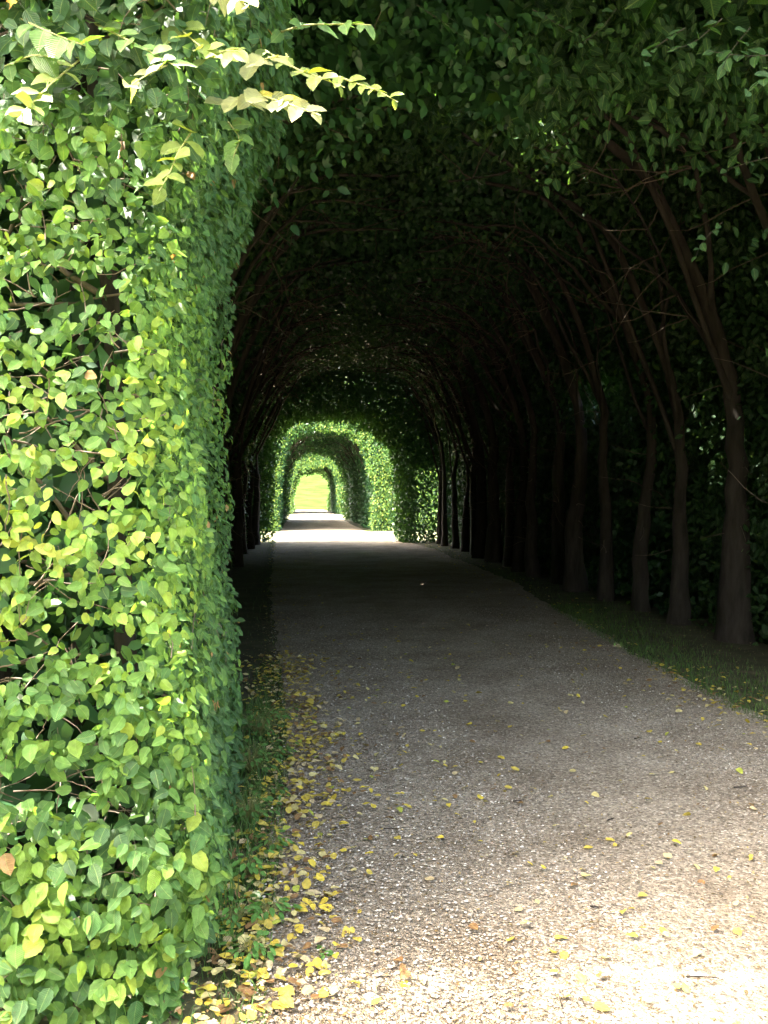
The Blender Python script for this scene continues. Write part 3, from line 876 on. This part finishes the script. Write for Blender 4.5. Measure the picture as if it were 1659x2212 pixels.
# ------------------------------------------------------------------ verge plants, grass, fallen leaves
def grass(name, regions):
    V, F, C, n0 = [], [], [], 0
    for (cnt, fx, y0, y1, h0, h1) in regions:
        for _ in range(cnt):
            y = rng.uniform(y0, y1); x = fx(y)
            h = rng.uniform(h0, h1); a = rng.uniform(0, 6.28); b = h * rng.uniform(.2, .8); w = rng.uniform(.0012, .003)
            c, s = math.cos(a), math.sin(a)
            for t, ww in ((0, w), (.5, w * .8), (1, 0)):
                cx, cy, cz = x + c * b * t * t, y + s * b * t * t, h * t * (1 - .25 * t)
                if ww: V += [(cx - s * ww, cy + c * ww, cz), (cx + s * ww, cy - c * ww, cz)]
                else: V += [(cx, cy, cz)]
            F += [(n0, n0 + 1, n0 + 3), (n0, n0 + 3, n0 + 2), (n0 + 2, n0 + 3, n0 + 4)]
            col = np.array([.05, .12, .03]) * rng.uniform(.6, 1.5) + np.array([.04, .03, 0]) * rng.random()
            C += [col] * 5
            n0 += 5
    link(name, mesh_np(name, V, F, M_GRASS, np.array(C)), None, 'stuff')
grass('grass', [(3200, lambda y: left_edge(y) - abs(rng.normal(0, .13)) + .02, 2.5, 8, .02, .09),
                (2600, lambda y: left_edge(y) - abs(rng.normal(0, .2)) - .1, 2.9, 6.5, .05, .16),
                (9000, lambda y: right_edge(y) + abs(rng.normal(0, .45)) - .12, 4.5, 12, .02, .09),
                (2500, lambda y: right_edge(y) + abs(rng.normal(0, .5)) - .05, 12, 26, .02, .08),
                (900, lambda y: right_edge(y) + abs(rng.normal(0, .3)) - .05, 29, 38, .02, .12),
                (900, lambda y: left_edge(y) - abs(rng.normal(0, .2)) + .05, 8, 38, .02, .10)])

def weed(loc, r, n, hgt, label, colr, key, cat='weed', name='weed'):
    """rosette of small stalked leaves"""
    root = tag(empty(name, loc), label, cat, 'green weeds at the foot of the hedge')
    t = Tubes(); ms = Mass()
    P, N, T, Sz = [], [], [], []
    for j in range(n):
        a = rng.uniform(0, 6.28); rr = r * rng.uniform(.2, 1)
        e = np.array(loc) + np.array([math.cos(a) * rr, math.sin(a) * rr, hgt * rng.uniform(.3, 1)])
        m = (np.array(loc) + e) / 2 + np.array([0, 0, hgt * .25])
        t.add(smooth_path([np.array(loc), m, e], 4), .0014, .0008, 3)
        P.append(e); N.append((math.cos(a) * .4, math.sin(a) * .4 - .2, 1)); T.append((math.cos(a), math.sin(a), -.1)); Sz.append(rng.uniform(.022, .045))
    P, N, T = map(np.array, (P, N, T))
    ms.add(P, N + rng.normal(0, .2, N.shape), T, np.array(Sz), np.tile(colr, (n, 1)) * rng.uniform(.7, 1.3, (n, 1)), MID)
    link('stalks', t.build('stalks', M_SHOOT), root, 'stuff')
    link('leaves', ms.build('leaves', M_LEAF), root, 'stuff')
WG = np.array([.075, .19, .04])
for (sx, sy, r, n, h, lab) in ((600, 1560, .14, 50, .10, 'small dark weed deepest in the shade along the left edge'),
                               (588, 1730, .09, 30, .07, 'low weed poking through the yellow leaves in half shade'),
                               (590, 1850, .09, 34, .08, 'low green weed halfway along the yellow leaf drift'),
                               (560, 1600, .18, 90, .20, 'dark leafy weed clump in the shade behind the hedge corner'),
                               (545, 1680, .16, 90, .18, 'leafy weed in half shade against the hedge foot'),
                               (600, 1640, .10, 34, .08, 'low dark weed beside the densest yellow leaves'),
                               (535, 1790, .14, 80, .16, 'leafy weed under the lowest overhanging hedge leaves'),
                               (540, 1905, .09, 40, .10, 'pale green weed beside the tall grass blades'),
                               (580, 1990, .10, 46, .07, 'rosette weed growing out onto the gravel edge'),
                               (505, 2010, .10, 42, .09, 'bright weed among yellow leaves near the bottom of the hedge'),
                               (540, 2075, .09, 36, .07, 'small broad-leaved weed nearest the camera on the path edge'),
                               (690, 2070, .03, 9, .02, 'tiny green seedling alone on the pale gravel')):
    g = ground_at(sx, sy, .0)
    weed((g.x, g.y, .01), r, n, h, lab, WG * (1.5 if sy > 1850 else 1.0), 'w')
# tall grass tuft
g = ground_at(498, 1985)
tuft = tag(empty('grass_tuft', (g.x, g.y, 0)), 'tall upright grass blades standing at the hedge foot', 'grass tuft')
for j in range(7):
    h = [.34, .26, .22, .18, .2, .15, .14][j]; a = rng.uniform(0, 6.28); b = h * rng.uniform(.05, .45) * (0.15 if j == 0 else 1)
    V = []; w = .0035
    for t in (0, .35, .7, 1):
        c, s = math.cos(a), math.sin(a)
        cx, cy, cz = g.x + j * .012 - .04 + c * b * t * t, g.y + s * b * t * t, h * t
        ww = w * (1 - t * t * .95)
        V += [(cx - ww, cy, cz), (cx, cy + ww * .6, cz), (cx + ww, cy, cz)]
    F = []
    for q in range(3):
        o = q * 3
        F += [(o, o + 1, o + 4, o + 3), (o + 1, o + 2, o + 5, o + 4)]
    link('blade', mesh_np('blade', V, F, M_GRASS, np.tile(np.array([.09, .20, .04]), (12, 1)), smooth=True), tuft)

# pale round fruit in the weeds
g = ground_at(553, 1952)
bm_v = []
nu, nv = 14, 10
for j in range(nv + 1):
    ph = math.pi * j / nv
    for i in range(nu):
        th = 2 * math.pi * i / nu
        r = .019 * (1 + .04 * math.sin(2 * th)) * (1 - .28 * math.exp(-(ph / .35) ** 2))
        bm_v.append((r * math.sin(ph) * math.cos(th), r * math.sin(ph) * math.sin(th), r * math.cos(ph) * .92))
bm_f = [(j * nu + i, (j + 1) * nu + i, (j + 1) * nu + (i + 1) % nu, j * nu + (i + 1) % nu) for j in range(nv) for i in range(nu)]
M_FRUIT = noise_mat('fruit skin', (.48, .50, .25), (.58, .60, .34), 40, .45, .05, .001)
fr = tag(empty('fallen_fruit', (g.x, g.y, .02)), 'pale yellow-green round fruit lying in the weeds at the path edge', 'fruit')
o = bpy.data.objects.new('flesh', mesh_np('flesh', bm_v, bm_f, M_FRUIT, smooth=True)); COL.objects.link(o); o.parent = fr; o.location = (0, 0, .012)
t = Tubes(); t.add(np.array([(0, 0, .022), (.002, 0, .03), (.006, .002, .038)]), .0012, .0009, 5)
o = bpy.data.objects.new('stalk', t.build('stalk', M_TWIG)); COL.objects.link(o); o.parent = fr

# fallen leaves
FC = [('yellow', np.array([.46, .36, .07])), ('bright yellow', np.array([.56, .44, .06])), ('pale yellow', np.array([.52, .45, .20])), ('brown', np.array([.20, .11, .05])), ('yellow-green', np.array([.34, .38, .06])), ('straw-coloured', np.array([.48, .38, .22]))]
fp = [.28, .18, .20, .16, .06, .12]
def flat_spots(n, mode):
    out = []
    while len(out) < n:
        if mode == 'left':
            t = rng.random()
            y = 2.6 + 5.8 * t ** 1.15
            x = left_edge(y) + rng.normal(-.02, .15) + .10 * max(0, 1 - abs(y - 5.4) / 1.6) * rng.random() * 2.5
        elif mode == 'wide':
            y = rng.uniform(4.2, 8.5); x = left_edge(y) + abs(rng.normal(0, .5))
        elif mode == 'right':
            y = rng.uniform(5.0, 7.6); x = right_edge(y) + rng.normal(-.05, .22)
        elif mode == 'under':
            y = rng.uniform(2.4, 3.6); x = left_edge(y) - abs(rng.normal(.05, .14))
        elif mode == 'far':
            y = rng.uniform(7, 36); x = rng.choice([left_edge(y) + abs(rng.normal(0, .25)) - .1, right_edge(y) + rng.normal(0, .4), rng.uniform(-.3, 3.6)], p=[.3, .4, .3])
        else:
            y = 2.5 + 7.5 * rng.random() ** 1.1; x = left_edge(y) + .1 + rng.random() * (min(right_edge(y), .62 * y) - left_edge(y))
        out.append((x, y))
    return out
spots = [(p, 'left') for p in flat_spots(250, 'left')] + [(p, 'right') for p in flat_spots(40, 'right')] + [(p, 'mid') for p in flat_spots(95, 'mid')] + [(p, 'under') for p in flat_spots(20, 'under')]
def basis(x, y, gr):
    yaw = rng.uniform(0, 6.28); tilt = rng.normal(0, .25); roll = rng.normal(0, .25)
    from mathutils import Euler
    # height of the ground under it
    l, r = left_edge(y), right_edge(y)
    t = (x - l) / (r - l)
    z = 0.006 + .02 * math.sin(math.pi * t) if 0 < t < 1 else 0.0
    z += .008 + rng.random() * (.012 if gr in ('mid', 'right') else .03)
    return Matrix.Translation((x, y, z)) @ Euler((tilt, roll, yaw)).to_matrix().to_4x4()
where = {'left': 'on left gravel edge', 'right': 'at grassy right edge', 'mid': 'on open gravel', 'under': 'under hedge foot'}
spots_sz = []; seen = {}
for (x, y), gr in spots:
    sz = rng.uniform(.026, .055) * (1.0 if gr != 'mid' else .8)
    spots_sz.append(sz / math.hypot(x, y))
ordr = np.argsort(-np.array(spots_sz))
inst = set(ordr[:292].tolist())
rest_P, rest_S = [], []

for k_, ((x, y), gr) in enumerate(spots):
    if k_ not in inst:
        rest_P.append((x, y, gr)); continue
    ci = int(rng.choice(6, p=fp)); nm, c = FC[ci]
    v = int(rng.integers(0, 8))
    sz = spots_sz[k_] * math.hypot(x, y)
    me = leaf_mesh(v, 0, M_FALLEN, c, key=(v, 'fallen', ci))
    o = bpy.data.objects.new('fallen_leaf', me); COL.objects.link(o)
    o.matrix_basis = basis(x, y, gr) @ Matrix.Scale(sz, 4)
    nearw = ['at picture bottom', 'level with pale fruit', 'level with tall grass', 'in half shade', 'in deeper shade', 'where darkness starts'][int(np.searchsorted([2.9, 3.35, 4.2, 5.2, 6.6], y))]
    szw = 'large' if sz > .046 else ('small' if sz < .036 else 'middling')
    tv = o.matrix_basis.to_3x3() @ Vector((0, 1, 0))
    tipw = ('left' if tv.x < 0 else 'right') if abs(tv.x) > abs(tv.y) else ('away' if tv.y > 0 else 'nearer')
    tag(o, f'{szw} {nm} leaf {where[gr]}, {nearw}, tip pointing {tipw}', 'fallen leaf', 'fallen leaves on the path and its edges')
    seen.setdefault(o['label'], []).append(o)
for lab, os_ in seen.items():
    if len(os_) in (2, 3):
        os_.sort(key=lambda q: q.location.y)
        for q, w_ in zip(os_, ('nearest', 'farthest') if len(os_) == 2 else ('nearest', 'middle', 'farthest')): q['label'] = w_ + ' ' + lab
ms = Mass()
pp = [(x, y) for x, y, g_ in rest_P] + flat_spots(900, 'far') + flat_spots(140, 'right') + flat_spots(1300, 'left') + flat_spots(110, 'under') + flat_spots(300, 'mid') + flat_spots(250, 'wide')
P = np.array([(x, y, .03 + .012 * rng.random()) for x, y in pp]); n = len(P)
ci = rng.choice(6, n, p=fp)
ms.add(P, rng.normal(0, .25, (n, 3)) + np.array([0, 0, 1]), rng.normal(0, 1, (n, 3)) * np.array([1, 1, .1]), rng.uniform(.022, .052, n), np.array([FC[i][1] for i in ci]), FINE[:3])
# crumbs of broken leaf and bud scales
n = 9000
y = 2.3 + 9 * rng.random(n) ** 1.5
le = np.array([left_edge(v) for v in y])
x = np.where(rng.random(n) < .45, le + rng.normal(0, .16, n), le + rng.random(n) * (.64 * y - le))
P = np.stack([x, y, .026 + .006 * rng.random(n)], 1)
cc = np.array([[.20, .12, .06], [.10, .065, .04], [.42, .33, .12], [.30, .22, .12], [.5, .45, .3]])[rng.choice(5, n, p=[.3, .36, .1, .18, .06])]
ms.add(P, rng.normal(0, .3, (n, 3)) + np.array([0, 0, 1]), rng.normal(0, 1, (n, 3)) * np.array([1, 1, .1]), rng.uniform(.006, .02, n), cc, FAR)
link('leaf_litter', ms.build('leaf_litter', M_FALLEN), None, 'stuff')

# dead sticks lying on the gravel
for (sx, sy, L, a, lab) in ((1515, 2108, .10, .05, 'short dark stick on the whitest gravel at lower right'), (1120, 1730, .06, .1, 'small dark twig lying on the half-shaded gravel'),
                            (1380, 1595, .07, .3, 'twig on the gravel close to the grassy right edge'), (845, 1790, .07, -.1, 'brownish twig lying left of the middle of the gravel'),
                            (1320, 1770, .05, .5, 'dark crooked twig on the gravel right of the middle'), (1290, 1960, .05, -.3, 'tiny dark stick on the pale gravel right of the middle'),
                            (1215, 2165, .05, 1.2, 'tiny slanting stick at the bottom of the white gravel'), (1600, 1700, .08, .1, 'dark twig below the yellow leaves of the right edge')):
    g = ground_at(sx, sy, .03)
    w = wander((g.x - L / 2 * math.cos(a), g.y - L / 2 * math.sin(a), .032), (math.cos(a), math.sin(a), 0), L, 5, .3); w[:, 2] = .032
    t = Tubes(); t.add(w, .0035, .002, 6, .3)
    tag(link('stick', t.build('stick', M_BARK)), lab, 'stick', 'dead sticks on the gravel')
